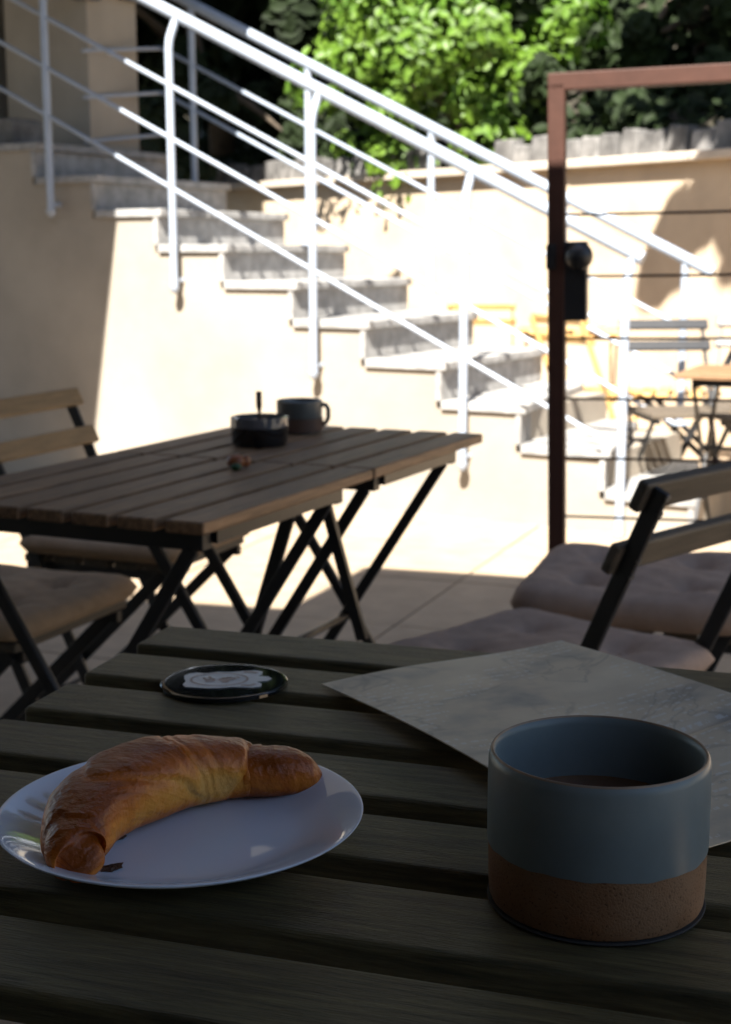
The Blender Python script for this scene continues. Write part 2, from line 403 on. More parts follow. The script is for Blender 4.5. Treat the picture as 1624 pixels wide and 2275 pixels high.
iv = MB()
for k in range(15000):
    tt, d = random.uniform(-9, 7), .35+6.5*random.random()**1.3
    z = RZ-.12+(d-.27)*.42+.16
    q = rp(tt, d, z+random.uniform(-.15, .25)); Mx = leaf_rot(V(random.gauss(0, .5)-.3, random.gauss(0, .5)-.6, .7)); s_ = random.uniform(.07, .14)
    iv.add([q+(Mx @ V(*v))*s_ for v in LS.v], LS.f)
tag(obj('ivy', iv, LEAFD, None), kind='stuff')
# ------------------------------------------------------------------ gate
gate = thing('garden_gate', (.492, 3.6, 0), 'open brown metal gate with thin rods and a black lock', 'gate')
gate.rotation_euler = (0, -.021, math.atan2(-.27, .96))
GW = 1.05; GH = 1.475
obj('post', MB().box((0, 0, GH/2-.0), (.0205, .0205, GH/2-.0205)), RUST, gate, bevel=.003, local=True)
obj('post', MB().box((GW, 0, GH/2), (.0205, .0205, GH/2-.0205)), RUST, gate, bevel=.003, local=True)
obj('top_bar', MB().box((GW/2, 0, GH-.0175), (GW/2+.0205, .0205, .0205)), RUST, gate, bevel=.003, local=True)
for k, z in enumerate((1.145, .997, .846, .697, .549, .40, .25, .10)):
    a = .0 if k else .0
    obj('rod', MB().tube([(.0205, 0, z+.0), (GW*.33, .001, z-.003), (GW*.66, 0, z-.001), (GW-.0205, 0, z)], .0034, 8), RUST, gate, local=True, smooth=True)
lk = obj('lock_box', MB().box((.044, 0, .985), (.031, .018, .096)), BLACK, gate, bevel=.004, local=True)
kb = MB(); prof = [(.0, -.075), (.018, -.073), (.030, -.062), (.034, -.048), (.030, -.034), (.016, -.026), (.013, -.018)]
for i, (rr, y) in enumerate(prof): pass
n = 20; k0 = 0
for (rr, y) in prof:
    for j in range(n):
        a = 2*PI*j/n; kb.v.append((.060+rr*math.cos(a), y, 1.045+rr*math.sin(a)))
for i in range(len(prof)-1):
    for j in range(n):
        a = i*n+j; b_ = i*n+(j+1) % n; kb.f.append((a, b_, b_+n, a+n))
obj('knob', kb, BLACK, lk, local=True, smooth=True)
obj('keyhole_plate', MB().box((-.012, -.0215, 1.045), (.012, .003, .03)), BLACK, gate, local=True, bevel=.002)

# ------------------------------------------------------------------ slatted tables
def make_table(name, label, loc, rz, L, nsl, pitch, sw, th, top, wood, group=None, metal=None, apron=.04, legin=.07, kdrop=.0):
    metal = metal or BLACK
    t = thing(name, loc, label, 'table', group, rz)
    Wd = (nsl-1)*pitch+sw
    for k in range(nsl):
        y = -Wd/2+sw/2+k*pitch
        obj('slat', MB().box((random.uniform(-.002, .002), y, top-th/2), (L/2, sw/2, th/2)), wood, t, bevel=.0035, seg=3, local=True)
    for s in (-1, 1):
        x = s*(L/2-legin)
        obj('cross_bar', MB().box((x, 0, top-th-.0155), (.012, Wd/2-.03, .017)), metal, t, local=True, bevel=.002)
        for q in (-1, 1):
            obj('leg', MB().bar((x+q*.0075, q*(Wd/2-.05), top-th-.03), (x+q*.0075, -q*(Wd/2-.03), .004), .0205, .012, (0, 1, 0)), metal, t, local=True, bevel=.002)
        # brace
        obj('foot_bar', MB().box((x, Wd/2-.03, .012), (.012, .03, .006)), metal, t, local=True)
    for q in (-1, 1):
        obj('side_bar', MB().box((0, q*(Wd/2-.03), top-th-.013), (L/2-legin-.013, .008, .0115)), metal, t, local=True)
    obj('stretcher', MB().tube([(-L/2+legin, 0, .34), (L/2-legin, 0, .34)], .007, 8), metal, t, local=True, smooth=True)
    return t
TOP = .71
# near table: slats run along u, far edge at v=1.206
an = math.radians(-17.9); u_ = V(math.cos(an), math.sin(an), 0); v_ = V(-u_.y, u_.x, 0)
NS, NP, NW = 8, .0965, .069
cv = 1.207-((NS-1)*NP+NW)/2; NL = 1.02; cu = -.585+NL/2
c = u_*cu+v_*cv
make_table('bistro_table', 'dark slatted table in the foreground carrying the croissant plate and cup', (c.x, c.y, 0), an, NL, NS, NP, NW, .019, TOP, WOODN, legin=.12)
# far pair
fa = dirv(.425, .905); fl = V(-fa.y, fa.x, 0)
FS, FP, FW = 7, .0745, .0605; FWd = (FS-1)*FP+FW
NR = V(-.212, 1.854, 0); TL = .527
for k, lab in enumerate(('brown slatted folding table nearer of the pushed together pair', 'brown slatted folding table holding the black ashtray and mug')):
    c = NR+fa*(TL/2 if k == 0 else TL+.008+.25)+fl*(FWd/2)
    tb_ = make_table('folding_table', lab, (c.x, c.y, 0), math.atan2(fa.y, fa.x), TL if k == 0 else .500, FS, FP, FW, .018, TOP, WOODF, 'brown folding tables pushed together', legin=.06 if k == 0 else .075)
    if k == 0:
        yy = lambda o: o-FWd/2
        obj('brace', MB().bar((TL/2-.045, yy(.118), .672), (TL/2-.045, yy(.30), .12), .022, .010, (0, 1, 0)), BLACK, tb_, local=True)
        obj('brace', MB().bar((TL/2-.030, yy(.078), .675), (TL/2-.030, yy(.005), .43), .018, .010, (0, 1, 0)), BLACK, tb_, local=True)

# ------------------------------------------------------------------ folding chairs (local: faces +y, origin on the floor under the seat)
def make_chair(label, loc, rz, wood, metal=None, group=None, drop=0):
    metal = metal or BLACK
    t = thing('folding_chair', loc, label, 'chair', group, rz)
    hwid = .175
    up0 = V(0, -.325, .80); up1 = V(0, .04, .0)
    def U(z): return up0+(up1-up0)*((.80-z)/.80)
    for s in (-1, 1):
        x = V(s*hwid, 0, 0)
        # the back upright flattens and widens through the backrest
        obj('back_leg', MB().bar(U(.764-drop)+x, U(.0)+x, .025, .010, (0, 1, 0)), metal, t, local=True, bevel=.002)
        x2 = V(s*(hwid-.016), 0, 0)
        obj('front_leg', MB().bar(V(0, .15, .405)+x2, V(0, -.27, .0)+x2, .026, .010, (0, 1, 0)), metal, t, local=True, bevel=.002)
        obj('seat_rail', MB().box((s*(hwid-.03), -.01, .398), (.008, .18, .010)), metal, t, local=True)
    for z, y in ((.10, .0), ):
        q = U(.12); obj('stretcher', MB().tube([q+V(-hwid, 0, 0), q+V(hwid, 0, 0)], .006, 8), metal, t, local=True, smooth=True)
    q = V(0, .15, .405)+(V(0, -.27, 0)-V(0, .15, .405))*.75
    obj('stretcher', MB().tube([q+V(-hwid+.016, 0, 0), q+V(hwid-.016, 0, 0)], .006, 8), metal, t, local=True, smooth=True)
    tilt = (up0-up1).normalized(); nrm = V(0, tilt.z, -tilt.y)
    for z in (.748, .662):
        c = U(z-drop)+nrm*.017
        a = [c+nrm*(.004*math.cos(PI*k/8-PI/2)*0) for k in range(1)]
        sl = obj('back_slat', MB().box(c, (.194, .0215, .0085), (V(1, 0, 0), tilt, nrm)), wood, t, local=True, bevel=.005, seg=3)
        for s in (-1, 1):
            for dz in (-.012, .012):
                obj('bolt', MB().tube([c+V(s*hwid, 0, 0)+tilt*dz-nrm*.0275, c+V(s*hwid, 0, 0)+tilt*dz-nrm*.031], .005, 8), mat('bolt_steel', (.25, .25, .25), .35, .1, metal=1), sl, local=True)
    for k in range(5):
        obj('seat_slat', MB().box((0, -.155+k*.074, .417), (.172, .028, .008)), wood if wood is WOODY else WOODD, t, local=True, bevel=.003)
    return t
def cushion_mesh(w=.40, d=.40, h=.044, n=44):
    mb = MB()
    tuft = [(-.085, -.085), (.085, -.085), (-.085, .085), (.085, .085)]
    def edge(x, y):                                     # distance-to-edge profile of a rounded square
        e = (abs(x/(w/2))**5+abs(y/(d/2))**5)**(1/5.); return min(1, e)
    for side in (1, -1):
        for j in range(n+1):
            for i in range(n+1):
                a, b_ = -1+2*i/n, -1+2*j/n
                e = max(abs(a), abs(b_)); l = (abs(a)**9+abs(b_)**9)**(1/9.) or 1
                k = e/l if l else 1
                x, y = a*k*w/2, b_*k*d/2
                prof = (1-e**12)**.5 if e < 1 else 0
                z = h/2*prof
                if side == 1:
                    for (tx, ty) in tuft:
                        rr = math.hypot(x-tx, y-ty); z -= .016*math.exp(-(rr/.024)**2)+.006*math.exp(-(rr/.045)**2)+.0016*math.exp(-(rr/.06)**2)*math.sin(7*math.atan2(y-ty, x-tx))
                        z = max(z, .0) if prof > 0 else 0
                    z += (.0035*math.cos(x*22)*math.cos(y*22)+.0012*math.sin(x*90+y*31)*math.sin(y*70-x*20))*prof
                mb.v.append((x, y, h/2+side*z))
    N_ = (n+1)*(n+1)
    for side in (0, 1):
        for j in range(n):
            for i in range(n):
                k = side*N_+j*(n+1)+i; mb.f.append((k, k+1, k+n+2, k+n+1))
    return mb
CM = cushion_mesh()
def cushion(label, loc, rz, m, group='tufted seat cushions', scale=1):
    o = obj('seat_cushion', CM, m, None, smooth=True)
    bm = bmesh.new(); bm.from_mesh(o.data); bmesh.ops.remove_doubles(bm, verts=bm.verts, dist=.0003); bmesh.ops.recalc_face_normals(bm, faces=bm.faces); bm.to_mesh(o.data); bm.free()
    o.data.polygons.foreach_set('use_smooth', [True]*len(o.data.polygons))
    o.location = loc; o.rotation_euler.z = rz; o.scale = (scale, scale, 1)
    tag(o, label, 'cushion', group)
    for (tx, ty) in ((-.085, -.085), (.085, -.085), (-.085, .085), (.085, .085)):
        b = obj('button', MB().lathe([(0, .006), (.006, .005), (.009, .001), (.009, -.002)], (tx, ty, .0245), 12), m, o, local=True, smooth=True)
    return o
def face(fx, fy): return math.atan2(fy, fx)-PI/2
CG = 'folding chairs around the tables'
def seat(label_chair, label_cushion, cx, cy, f, wood, cm, drop=0, sc=None, lift=0):
    rz = face(*f)
    make_chair(label_chair, (cx, cy, 0), rz, wood, None, CG, drop)
    cu_ = cushion(label_cushion, (cx, cy, .4262+lift), rz, cm)
    if sc: cu_.scale = sc
seat('black framed folding chair with grey slat back in front at right', 'taupe tufted cushion just beyond the foreground table',
     .268, 2.125, (-.72, .69), WOODD, CUSH)
seat('folding chair under the large grey cushion beside the gate', 'large taupe cushion beside the gate post at right', .505, 2.56, (-.954, .30), WOODD, CUSH, 0, (1.16, 1.06, 1.5))
seat('folding chair at left whose seat is cut by the picture edge', 'beige cushion nearest at the left picture edge', -.665, 2.52, (.925, -.38), WOODC, CUSHB)
seat('folding chair with ochre slat back against the shaded wall', 'beige cushion under the far end of the brown tables', -.495, 3.12, (.925, -.38), WOODC, CUSHB, .03)

# ------------------------------------------------------------------ furniture in the sunny yard
YG = 'honey wood folding furniture in the sunny yard'
make_table('folding_table', 'honey wood folding table with matching crossed legs beyond the stair foot', (1.03, 7.25, 0), math.radians(-12), .55, 6, .075, .06, .018, .68, WOODY, YG, metal=WOODY)
make_table('folding_table', 'brown slatted table on crossed black legs just behind the gate', (1.47, 5.25, 0), math.radians(-24), .60, 6, .085, .075, .018, .63, WOODF, YG)
make_table('folding_table', 'honey wood folding table at the right picture edge in the sun', (2.05, 7.05, 0), math.radians(-20), .6, 6, .075, .06, .018, .72, WOODY, YG)
def plain_chair(label, x, y, f, wood, metal=None):
    return make_chair(label, (x, y, 0), face(*f), wood, metal, YG)
plain_chair('honey wood folding chair behind the lower end of the stair', .70, 8.55, (.15, 1), WOODY, WOODY)
plain_chair('dark slatted folding chair with black legs near the far newel post', 1.62, 6.05, (-.35, -.95), BLACK)
plain_chair('dark slatted folding chair turned sideways at the right picture edge', 1.60, 5.55, (-.9, -.35), BLACK)
plain_chair('honey wood folding chair tucked behind the lowest stair tread', 1.12, 6.75, (.8, .5), WOODY, WOODY)
plain_chair('dark slatted folding chair facing away beside the slatted yard table', 1.28, 5.85, (.1, -1), BLACK)
plain_chair('folding chair with honey slats and black legs beside the honey table', 1.45, 6.7, (-.95, .25), WOODY)

# ------------------------------------------------------------------ things on the far table
def P3(x, y, z=TOP): return V(x, y, z)
ash = thing('ashtray', (-.193, 2.63, TOP), 'round black ashtray with a glassy rim on the brown table', 'ashtray')
obj('bowl', MB().lathe([(0, 0), (.047, 0), (.051, .006), (.053, .034), (.046, .034), (.04, .012), (0, .012)], (-.193, 2.63, TOP+.0005), 40), GLASSY, ash, autos=40)
obj('rim', MB().lathe([(.0525, .0345), (.0525, .052), (.047, .053), (.046, .0345)], (-.193, 2.63, TOP+.0005), 40), CLEAR, ash, autos=40)
tag(obj('stick', MB().tube([V(-.192, 2.632, TOP+.013), V(-.193, 2.632, TOP+.060), V(-.1935, 2.632, TOP+.072), V(-.1935, 2.632, TOP+.098)], [.003, .003, .0056, .0054], 10), mat('brown_stub', (.05, .03, .02), .6), None, smooth=True, loc=(-.192, 2.632, TOP+.013)),
    'dark stub standing upright in the black ashtray', 'stub')
mg = thing('mug', (-.128, 2.815, TOP), 'grey and brown mug with a handle behind the ashtray', 'mug')
obj('body', MB().lathe([(0, 0), (.040, 0), (.044, .006), (.045, .062), (.0425, .064), (.040, .06), (.038, .01), (0, .01)], (-.128, 2.815, TOP+.0005), 40), mat('grey_glaze', (.10, .105, .10), .3, .08), mg, autos=40)
obj('base_band', MB().lathe([(.0455, .004), (.0458, .03)], (-.128, 2.815, TOP+.0005), 40), mat('brown_clay', (.10, .05, .03), .7), mg, smooth=True)
obj('handle', MB().tube([V(-.128, 2.815, TOP)+V(.043, -.004, .055), V(-.128, 2.815, TOP)+V(.051, -.006, .055), V(-.128, 2.815, TOP)+V(.056, -.007, .047), V(-.128, 2.815, TOP)+V(.056, -.007, .030), V(-.128, 2.815, TOP)+V(.051, -.006, .020), V(-.128, 2.815, TOP)+V(.043, -.004, .017)], .0048, 10), MATS['grey_glaze'], mg, smooth=True)
tk = thing('trinket', (-.212, 2.315, TOP), 'tiny orange and green trinket lying on the brown slats', 'trinket')
def blob(c, rx, ry, rz_, m, parent, name, n=14):
    mb = MB(); prof = []
    for i in range(n+1):
        a = -PI/2+PI*i/n; prof.append((math.cos(a), math.sin(a)))
    mb.lathe(prof, (0, 0, 0), 18)
    mb.v = [(c[0]+v[0]*rx*(1+.12*math.sin(5*math.atan2(v[1], v[0]))), c[1]+v[1]*ry, c[2]+v[2]*rz_) for v in mb.v]
    return obj(name, mb, m, parent, smooth=True)
blob((-.210, 2.325, TOP+.013), .015, .013, .012, ORANGE, tk, 'orange_part')
blob((-.195, 2.335, TOP+.012), .008, .008, .010, ORANGE, tk, 'orange_part')
blob((-.208, 2.309, TOP+.007), .009, .007, .006, GREEN, tk, 'green_part')

# ------------------------------------------------------------------ coaster with printed badge
cst = thing('coaster', (-.115, 1.134, TOP), 'glossy black round coaster with a white badge on the slats', 'coaster')
cst.rotation_euler.x = math.radians(-.7); cst.location.z = TOP+.0008
cc = V(-.115, 1.134, 0)
obj('disc', MB().lathe([(0, 0), (.049, 0), (.0515, .0012), (.0515, .0036), (.0505, .0044), (.0500, .00445), (.047, .00445), (0, .00445)], (cc.x, cc.y, TOP), 72), GLASSY, cst, autos=40)
bo = [(-.030, .016), (-.024, .0185), (-.016, .0165), (-.006, .0200), (.006, .0200), (.016, .0225), (.026, .0245), (.033, .0215), (.0335, .0150), (.0300, .0090), (.034, .0085), (.0395, .0075), (.0425, .0025), (.0395, -.003), (.034, -.0045), (.030, -.0050), (.035, -.0105), (.0350, -.0175), (.0280, -.0205), (.0185, -.0195), (.010, -.0185), (.0, -.0215), (-.012, -.0215), (-.022, -.0195), (-.029, -.0185), (-.0315, -.0120), (-.0300, -.004), (-.0325, .004), (-.0335, .011)]
zc = TOP+.0048
def bp(q): return V(cc.x-.002+q[0]*.95, cc.y+q[1]*1.12, zc)
obj('badge', MB().prism([bp(q) for q in bo], V(0, 0, .0003)), mat('badge_print', (.60, .62, .64), .35, .05, 60), cst)
BR = mat('badge_brown', (.36, .27, .235), .45, .2, 90)
rg = MB(); n = 48
for rr in (.0180, .0196):
    for j in range(n):
        a = 2*PI*j/n; rg.v.append(tuple(bp((-.002+rr*1.28*math.cos(a), rr*.86*math.sin(a)))+V(0, 0, .0006)))
for j in range(n): rg.f.append((j, (j+1) % n, n+(j+1) % n, n+j))
obj('badge_ring', rg, BR, cst)
sq = MB()
def stroke(pts, wd_):
    pts = [V(q[0], q[1], 0) for q in pts]
    for a, b_ in zip(pts[:-1], pts[1:]):
        d = (b_-a).normalized(); nn = V(-d.y, d.x, 0)*wd_
        k = len(sq.v); sq.v += [tuple(bp(x)+V(0, 0, .0007)) for x in (a-nn, b_-nn, b_+nn, a+nn)]; sq.f.append((k, k+1, k+2, k+3))
stroke([(-.016, .004), (-.012, -.003), (-.009, .003), (-.012, .007)], .0012); stroke([(-.013, -.006), (-.006, -.004), (-.008, .002)], .0014)
stroke([(-.001, -.003), (.003, .004), (.008, .003), (.011, -.001)], .0026); stroke([(.003, -.008), (.005, -.003), (.004, .003)], .0028)
stroke([(.012, .006), (.015, .003)], .001); stroke([(.017, .019), (.024, .0195), (.029, .016)], .0014); stroke([(.018, -.016), (.026, -.0155), (.030, -.0125)], .0014)
obj('badge_drawing', sq, BR, cst)

# ------------------------------------------------------------------ menu sheet
pm = bpy.data.materials.new('menu_print'); pm.use_nodes = True
t = pm.node_tree; N = t.nodes; L = t.links; b = N['Principled BSDF']; b.inputs['Roughness'].default_value = .5; b.inputs['Specular IOR Level'].default_value = .3
uv = N.new('ShaderNodeUVMap')
n1 = N.new('ShaderNodeTexNoise'); n1.inputs['Scale'].default_value = 5; n1.inputs['Detail'].default_value = 6; L.new(uv.outputs[0], n1.inputs['Vector'])
c1 = N.new('ShaderNodeValToRGB'); L.new(n1.outputs[0], c1.inputs[0])
c1.color_ramp.elements[0].position = .32; c1.color_ramp.elements[0].color = (.30, .275, .24, 1)
e = c1.color_ramp.elements.new(.47); e.color = (.58, .48, .35, 1)
c1.color_ramp.elements[-1].position = .68; c1.color_ramp.elements[-1].color = (.70, .59, .43, 1)
# dark scribbly map lines
n2 = N.new('ShaderNodeTexNoise'); n2.inputs['Scale'].default_value = 3.2; n2.inputs['Detail'].default_value = 4; n2.inputs['Distortion'].default_value = 1.2; L.new(uv.outputs[0], n2.inputs['Vector'])
r2 = N.new('ShaderNodeValToRGB'); L.new(n2.outputs[0], r2.inputs[0]); r2.color_ramp.elements[0].position = .485; r2.color_ramp.elements[0].color = (0, 0, 0, 1)
e = r2.color_ramp.elements.new(.50); e.color = (1, 1, 1, 1); r2.color_ramp.elements[-1].position = .515; r2.color_ramp.elements[-1].color = (0, 0, 0, 1)
# faint lines of text
sx = N.new('ShaderNodeSeparateXYZ'); L.new(uv.outputs[0], sx.inputs[0])
wv = N.new('ShaderNodeTexWave'); wv.bands_direction = 'Y'; wv.inputs['Scale'].default_value = 13; wv.inputs['Distortion'].default_value = 0; L.new(uv.outputs[0], wv.inputs['Vector'])
gt = N.new('ShaderNodeMath'); gt.operation = 'GREATER_THAN'; gt.inputs[1].default_value = .72; L.new(wv.outputs[1], gt.inputs[0])
mp = N.new('ShaderNodeMapping'); mp.inputs['Scale'].default_value = (110, 30, 1); L.new(uv.outputs[0], mp.inputs[0])
n3 = N.new('ShaderNodeTexNoise'); n3.inputs['Scale'].default_value = 1; n3.inputs['Detail'].default_value = 2; L.new(mp.outputs[0], n3.inputs['Vector'])
g3 = N.new('ShaderNodeMath'); g3.operation = 'GREATER_THAN'; g3.inputs[1].default_value = .52; L.new(n3.outputs[0], g3.inputs[0])
mp4 = N.new('ShaderNodeMapping'); mp4.inputs['Scale'].default_value = (3.5, 5, 1); L.new(uv.outputs[0], mp4.inputs[0])
n4 = N.new('ShaderNodeTexNoise'); n4.inputs['Scale'].default_value = 1; L.new(mp4.outputs[0], n4.inputs['Vector'])
g4 = N.new('ShaderNodeMath'); g4.operation = 'GREATER_THAN'; g4.inputs[1].default_value = .5; L.new(n4.outputs[0], g4.inputs[0])
m1 = N.new('ShaderNodeMath'); m1.operation = 'MULTIPLY'; L.new(gt.outputs[0], m1.inputs[0]); L.new(g3.outputs[0], m1.inputs[1])
m2 = N.new('ShaderNodeMath'); m2.operation = 'MULTIPLY'; L.new(m1.outputs[0], m2.inputs[0]); L.new(g4.outputs[0], m2.inputs[1])
mA = N.new('ShaderNodeMixRGB'); L.new(c1.outputs[0], mA.inputs[1]); mA.inputs[2].default_value = (.17, .15, .135, 1)
mul = N.new('ShaderNodeMath'); mul.operation = 'MULTIPLY'; mul.inputs[1].default_value = .35; L.new(r2.outputs[0], mul.inputs[0]); L.new(mul.outputs[0], mA.inputs[0])
mB = N.new('ShaderNodeMixRGB'); L.new(mA.outputs[0], mB.inputs[1]); mB.inputs[2].default_value = (.72, .74, .76, 1)
mul2 = N.new('ShaderNodeMath'); mul2.operation = 'MULTIPLY'; mul2.inputs[1].default_value = .36; L.new(m2.outputs[0], mul2.inputs[0]); L.new(mul2.outputs[0], mB.inputs[0])
L.new(mB.outputs[0], b.inputs['Base Color'])
mA0 = V(-.036, 1.128, 0); mBv = V(.175, 1.262, 0)-mA0; mD = V(.155, .775, 0)-mA0
me = bpy.data.meshes.new('menu_sheet'); vs = []; fs = []; uvs = []; nx, ny = 24, 90
for lay in (0, 1):
    for j in range(ny+1):
        for i in range(nx+1):
            s_, q_ = i/nx, j/ny
            pnt = mA0+mBv*s_+mD*q_
            fold = abs(q_-.5)
            z = TOP+.0022+.007*math.sin(PI*q_)*(1-s_*.55)+.004*(1-s_)*math.exp(-(q_/.12)**2)*0+.0016*math.sin(6*s_+3*q_)
            # opened leaf lifts slightly beyond the fold at the right
            z += .010*max(0, s_-.62)/.38*q_
            z -= .0045*math.exp(-((q_-.63)/.016)**2)*max(0, min(1, (s_-.35)/.25))
            z += .004*max(0, s_-.4)*max(0, min(1, (q_-.63)/.3))
            vs.append((pnt.x, pnt.y, z+(.0009 if lay == 0 else 0))); uvs.append((s_*.52, q_))
K = (nx+1)*(ny+1)
for j in range(ny):
    for i in range(nx):
        k = j*(nx+1)+i
        fs.append((k, k+1, k+nx+2, k+nx+1)); fs.append((K+k+nx+1, K+k+nx+2, K+k+1, K+k))
bd = [i for i in range(nx+1)]+[j*(nx+1)+nx for j in range(1, ny+1)]+[ny*(nx+1)+i for i in reversed(range(nx))]+[j*(nx+1) for j in reversed(range(1, ny))]
for a, b_ in zip(bd, bd[1:]+bd[:1]): fs.append((a, b_, K+b_, K+a))
me.from_pydata(vs, [], fs); me.update(); ul = me.uv_layers.new()
for lp in me.loops: ul.data[lp.index].uv = uvs[lp.vertex_index]
me.materials.append(pm); me.polygons.foreach_set('use_smooth', [True]*len(me.polygons)); me.set_sharp_from_angle(angle=math.radians(50))
mo = bpy.data.objects.new('menu_sheet', me); COL.objects.link(mo)
tag(mo, 'large printed paper menu lying under the cup on the slats', 'menu')

# ------------------------------------------------------------------ plate
PLC = V(-.1105, .822, TOP)
prof = [(0, .0035), (.062, .0035), (.073, .0050), (.086, .0098), (.097, .0148), (.1055, .0182), (.1085, .0190), (.1092, .0183), (.1075, .0165), (.097, .0118), (.085, .0062), (.074, .0015), (.066, .0), (.062, .0), (.060, .0015), (0, .0018)]
plate = obj('plate', MB().lathe(prof, (0, 0, 0), 128), CERAM, None, smooth=True, loc=None)
plate.location = PLC+V(0, 0, .0004)
sb = plate.modifiers.new('sub', 'SUBSURF'); sb.levels = 1; sb.render_levels = 2
tag(plate, 'white round glazed plate under the croissant on dark slats', 'plate')

# ------------------------------------------------------------------ croissant
cm = bpy.data.materials.new('baked_pastry'); cm.use_nodes = True
t = cm.node_tree; N = t.nodes; L = t.links; b = N['Principled BSDF']; b.inputs['Roughness'].default_value = .36; b.inputs['Specular IOR Level'].default_value = .4
b.inputs['Subsurface Weight'].default_value = .06; b.inputs['Subsurface Radius'].default_value = (.004, .002, .001)
va = N.new('ShaderNodeVertexColor'); va.layer_name = 'bake'
sp_ = N.new('ShaderNodeSeparateColor'); L.new(va.outputs[0], sp_.inputs[0])
tc = N.new('ShaderNodeTexCoord')
n1 = N.new('ShaderNodeTexNoise'); n1.inputs['Scale'].default_value = 70; n1.inputs['Detail'].default_value = 6; L.new(tc.outputs['Object'], n1.inputs['Vector'])
n2 = N.new('ShaderNodeTexNoise'); n2.inputs['Scale'].default_value = 26; n2.inputs['Detail'].default_value = 3; L.new(tc.outputs['Object'], n2.inputs['Vector'])
uvn = N.new('ShaderNodeUVMap'); mps = N.new('ShaderNodeMapping'); mps.inputs['Scale'].default_value = (34, 28, 1); cxl = N.new('ShaderNodeCombineXYZ'); L.new(sp_.outputs[1], cxl.inputs[0]); sxv = N.new('ShaderNodeSeparateXYZ'); L.new(tc.outputs['Object'], sxv.inputs[0]); L.new(sxv.outputs[2], cxl.inputs[1]); L.new(cxl.outputs[0], mps.inputs[0])
n3 = N.new('ShaderNodeTexNoise'); n3.inputs['Scale'].default_value = 1; n3.inputs['Detail'].default_value = 4; L.new(mps.outputs[0], n3.inputs['Vector'])
a1 = N.new('ShaderNodeMath'); a1.operation = 'MULTIPLY_ADD'; L.new(n1.outputs[0], a1.inputs[0]); a1.inputs[1].default_value = .28; L.new(sp_.outputs[0], a1.inputs[2])
a2 = N.new('ShaderNodeMath'); a2.operation = 'MULTIPLY_ADD'; L.new(n2.outputs[0], a2.inputs[0]); a2.inputs[1].default_value = .40; L.new(a1.outputs[0], a2.inputs[2])
a4 = N.new('ShaderNodeMath'); a4.operation = 'MULTIPLY_ADD'; L.new(n3.outputs[0], a4.inputs[0]); a4.inputs[1].default_value = .55; L.new(a2.outputs[0], a4.inputs[2])
a3 = N.new('ShaderNodeMath'); a3.operation = 'SUBTRACT'; L.new(a4.outputs[0], a3.inputs[0]); a3.inputs[1].default_value = .50
cr = N.new('ShaderNodeValToRGB'); L.new(a3.outputs[0], cr.inputs[0])
E_ = cr.color_ramp.elements; E_[0].position = 0; E_[0].color = (.82, .41, .095, 1); E_[1].position = 1; E_[1].color = (.27, .060, .006, 1)
for pos, col in ((.25, (.81, .34, .048)), (.48, (.73, .235, .022)), (.74, (.52, .13, .011))):
    e = E_.new(pos); e.color = (*col, 1)
L.new(cr.outputs[0], b.inputs['Base Color'])
bpn = N.new('ShaderNodeBump'); bpn.inputs['Strength'].default_value = .7; bpn.inputs['Distance'].default_value = .0025
nb = N.new('ShaderNodeTexNoise'); nb.inputs['Scale'].default_value = 190; nb.inputs['Detail'].default_value = 5; L.new(tc.outputs['Object'], nb.inputs['Vector'])
ab = N.new('ShaderNodeMath'); ab.operation = 'ADD'; L.new(nb.outputs[0], ab.inputs[0]); L.new(n3.outputs[0], ab.inputs[1])
L.new(ab.outputs[0], bpn.inputs['Height']); L.new(bpn.outputs[0], b.inputs['Normal'])
CRS = [ # front contact x, y, half width, half height
 (-.1600, .7470, .0060, .0045), (-.1610, .7490, .0140, .0098), (-.1640, .7520, .0175, .0135), (-.1660, .7650, .0200, .0165), (-.1625, .7870, .0238, .0196), (-.1530, .8060, .0270, .0216),
 (-.1395, .8220, .0285, .0224), (-.1260, .8370, .0282, .0224), (-.1080, .8490, .0262, .0212), (-.0900, .8580, .0240, .0194), (-.0770, .8640, .0220, .0176), (-.0680, .8650, .0198, .0152),
 (-.0570, .8660, .0196, .0150), (-.0455, .8700, .0185, .0140), (-.0360, .8770, .0150, .0112), (-.0295, .8860, .0080, .0060)]
CRN = [(.9, .45), (.88, .48), (.9, .44), (.94, .34), (.82, .57), (.75, .66), (.7, .72), (.62, .78), (.5, .86), (.38, .92), (.25, .97), (.2, .98), (.2, .98), (.25, .97), (.3, .95), (.3, .95)]
CRP = []
for (x, y, hw_, hh), (nx_, ny_) in zip(CRS, CRN):
    # the tip turns towards the viewer, so its first sections are centred on the contact line
    CRP.append((x-nx_*hw_*(-.35 if len(CRP) < 3 else -.25 if len(CRP) == 3 else .35) if False else x+(.0 if len(CRP) > 3 else .002), y+hw_*ny_*.95, hw_, hh))
def crv(tq):
    x = tq*(len(CRP)-1); i = min(int(x), len(CRP)-2); f = x-i
    g = lambda k: CRP[max(0, min(len(CRP)-1, k))]
    P0, P1, P2, P3_ = g(i-1), g(i), g(i+1), g(i+2); out = []
    for c_ in range(4):
        a, b_, c2, d = P0[c_], P1[c_], P2[c_], P3_[c_]
        out.append(.5*((2*b_)+(c2-a)*f+(2*a-5*b_+4*c2-d)*f*f+(3*b_-a-3*c2+d)*f**3))
    return out
seams = [.0, .20, .36, .47, .56, .70, 1.0]; drop = [.10, .11, .10, .05, -.06, -.26]
NT, NV = 220, 64
vs = []; fs = []; cols = []; uvs = []
rc = random.Random(3)
zb = TOP+.0040+.0004
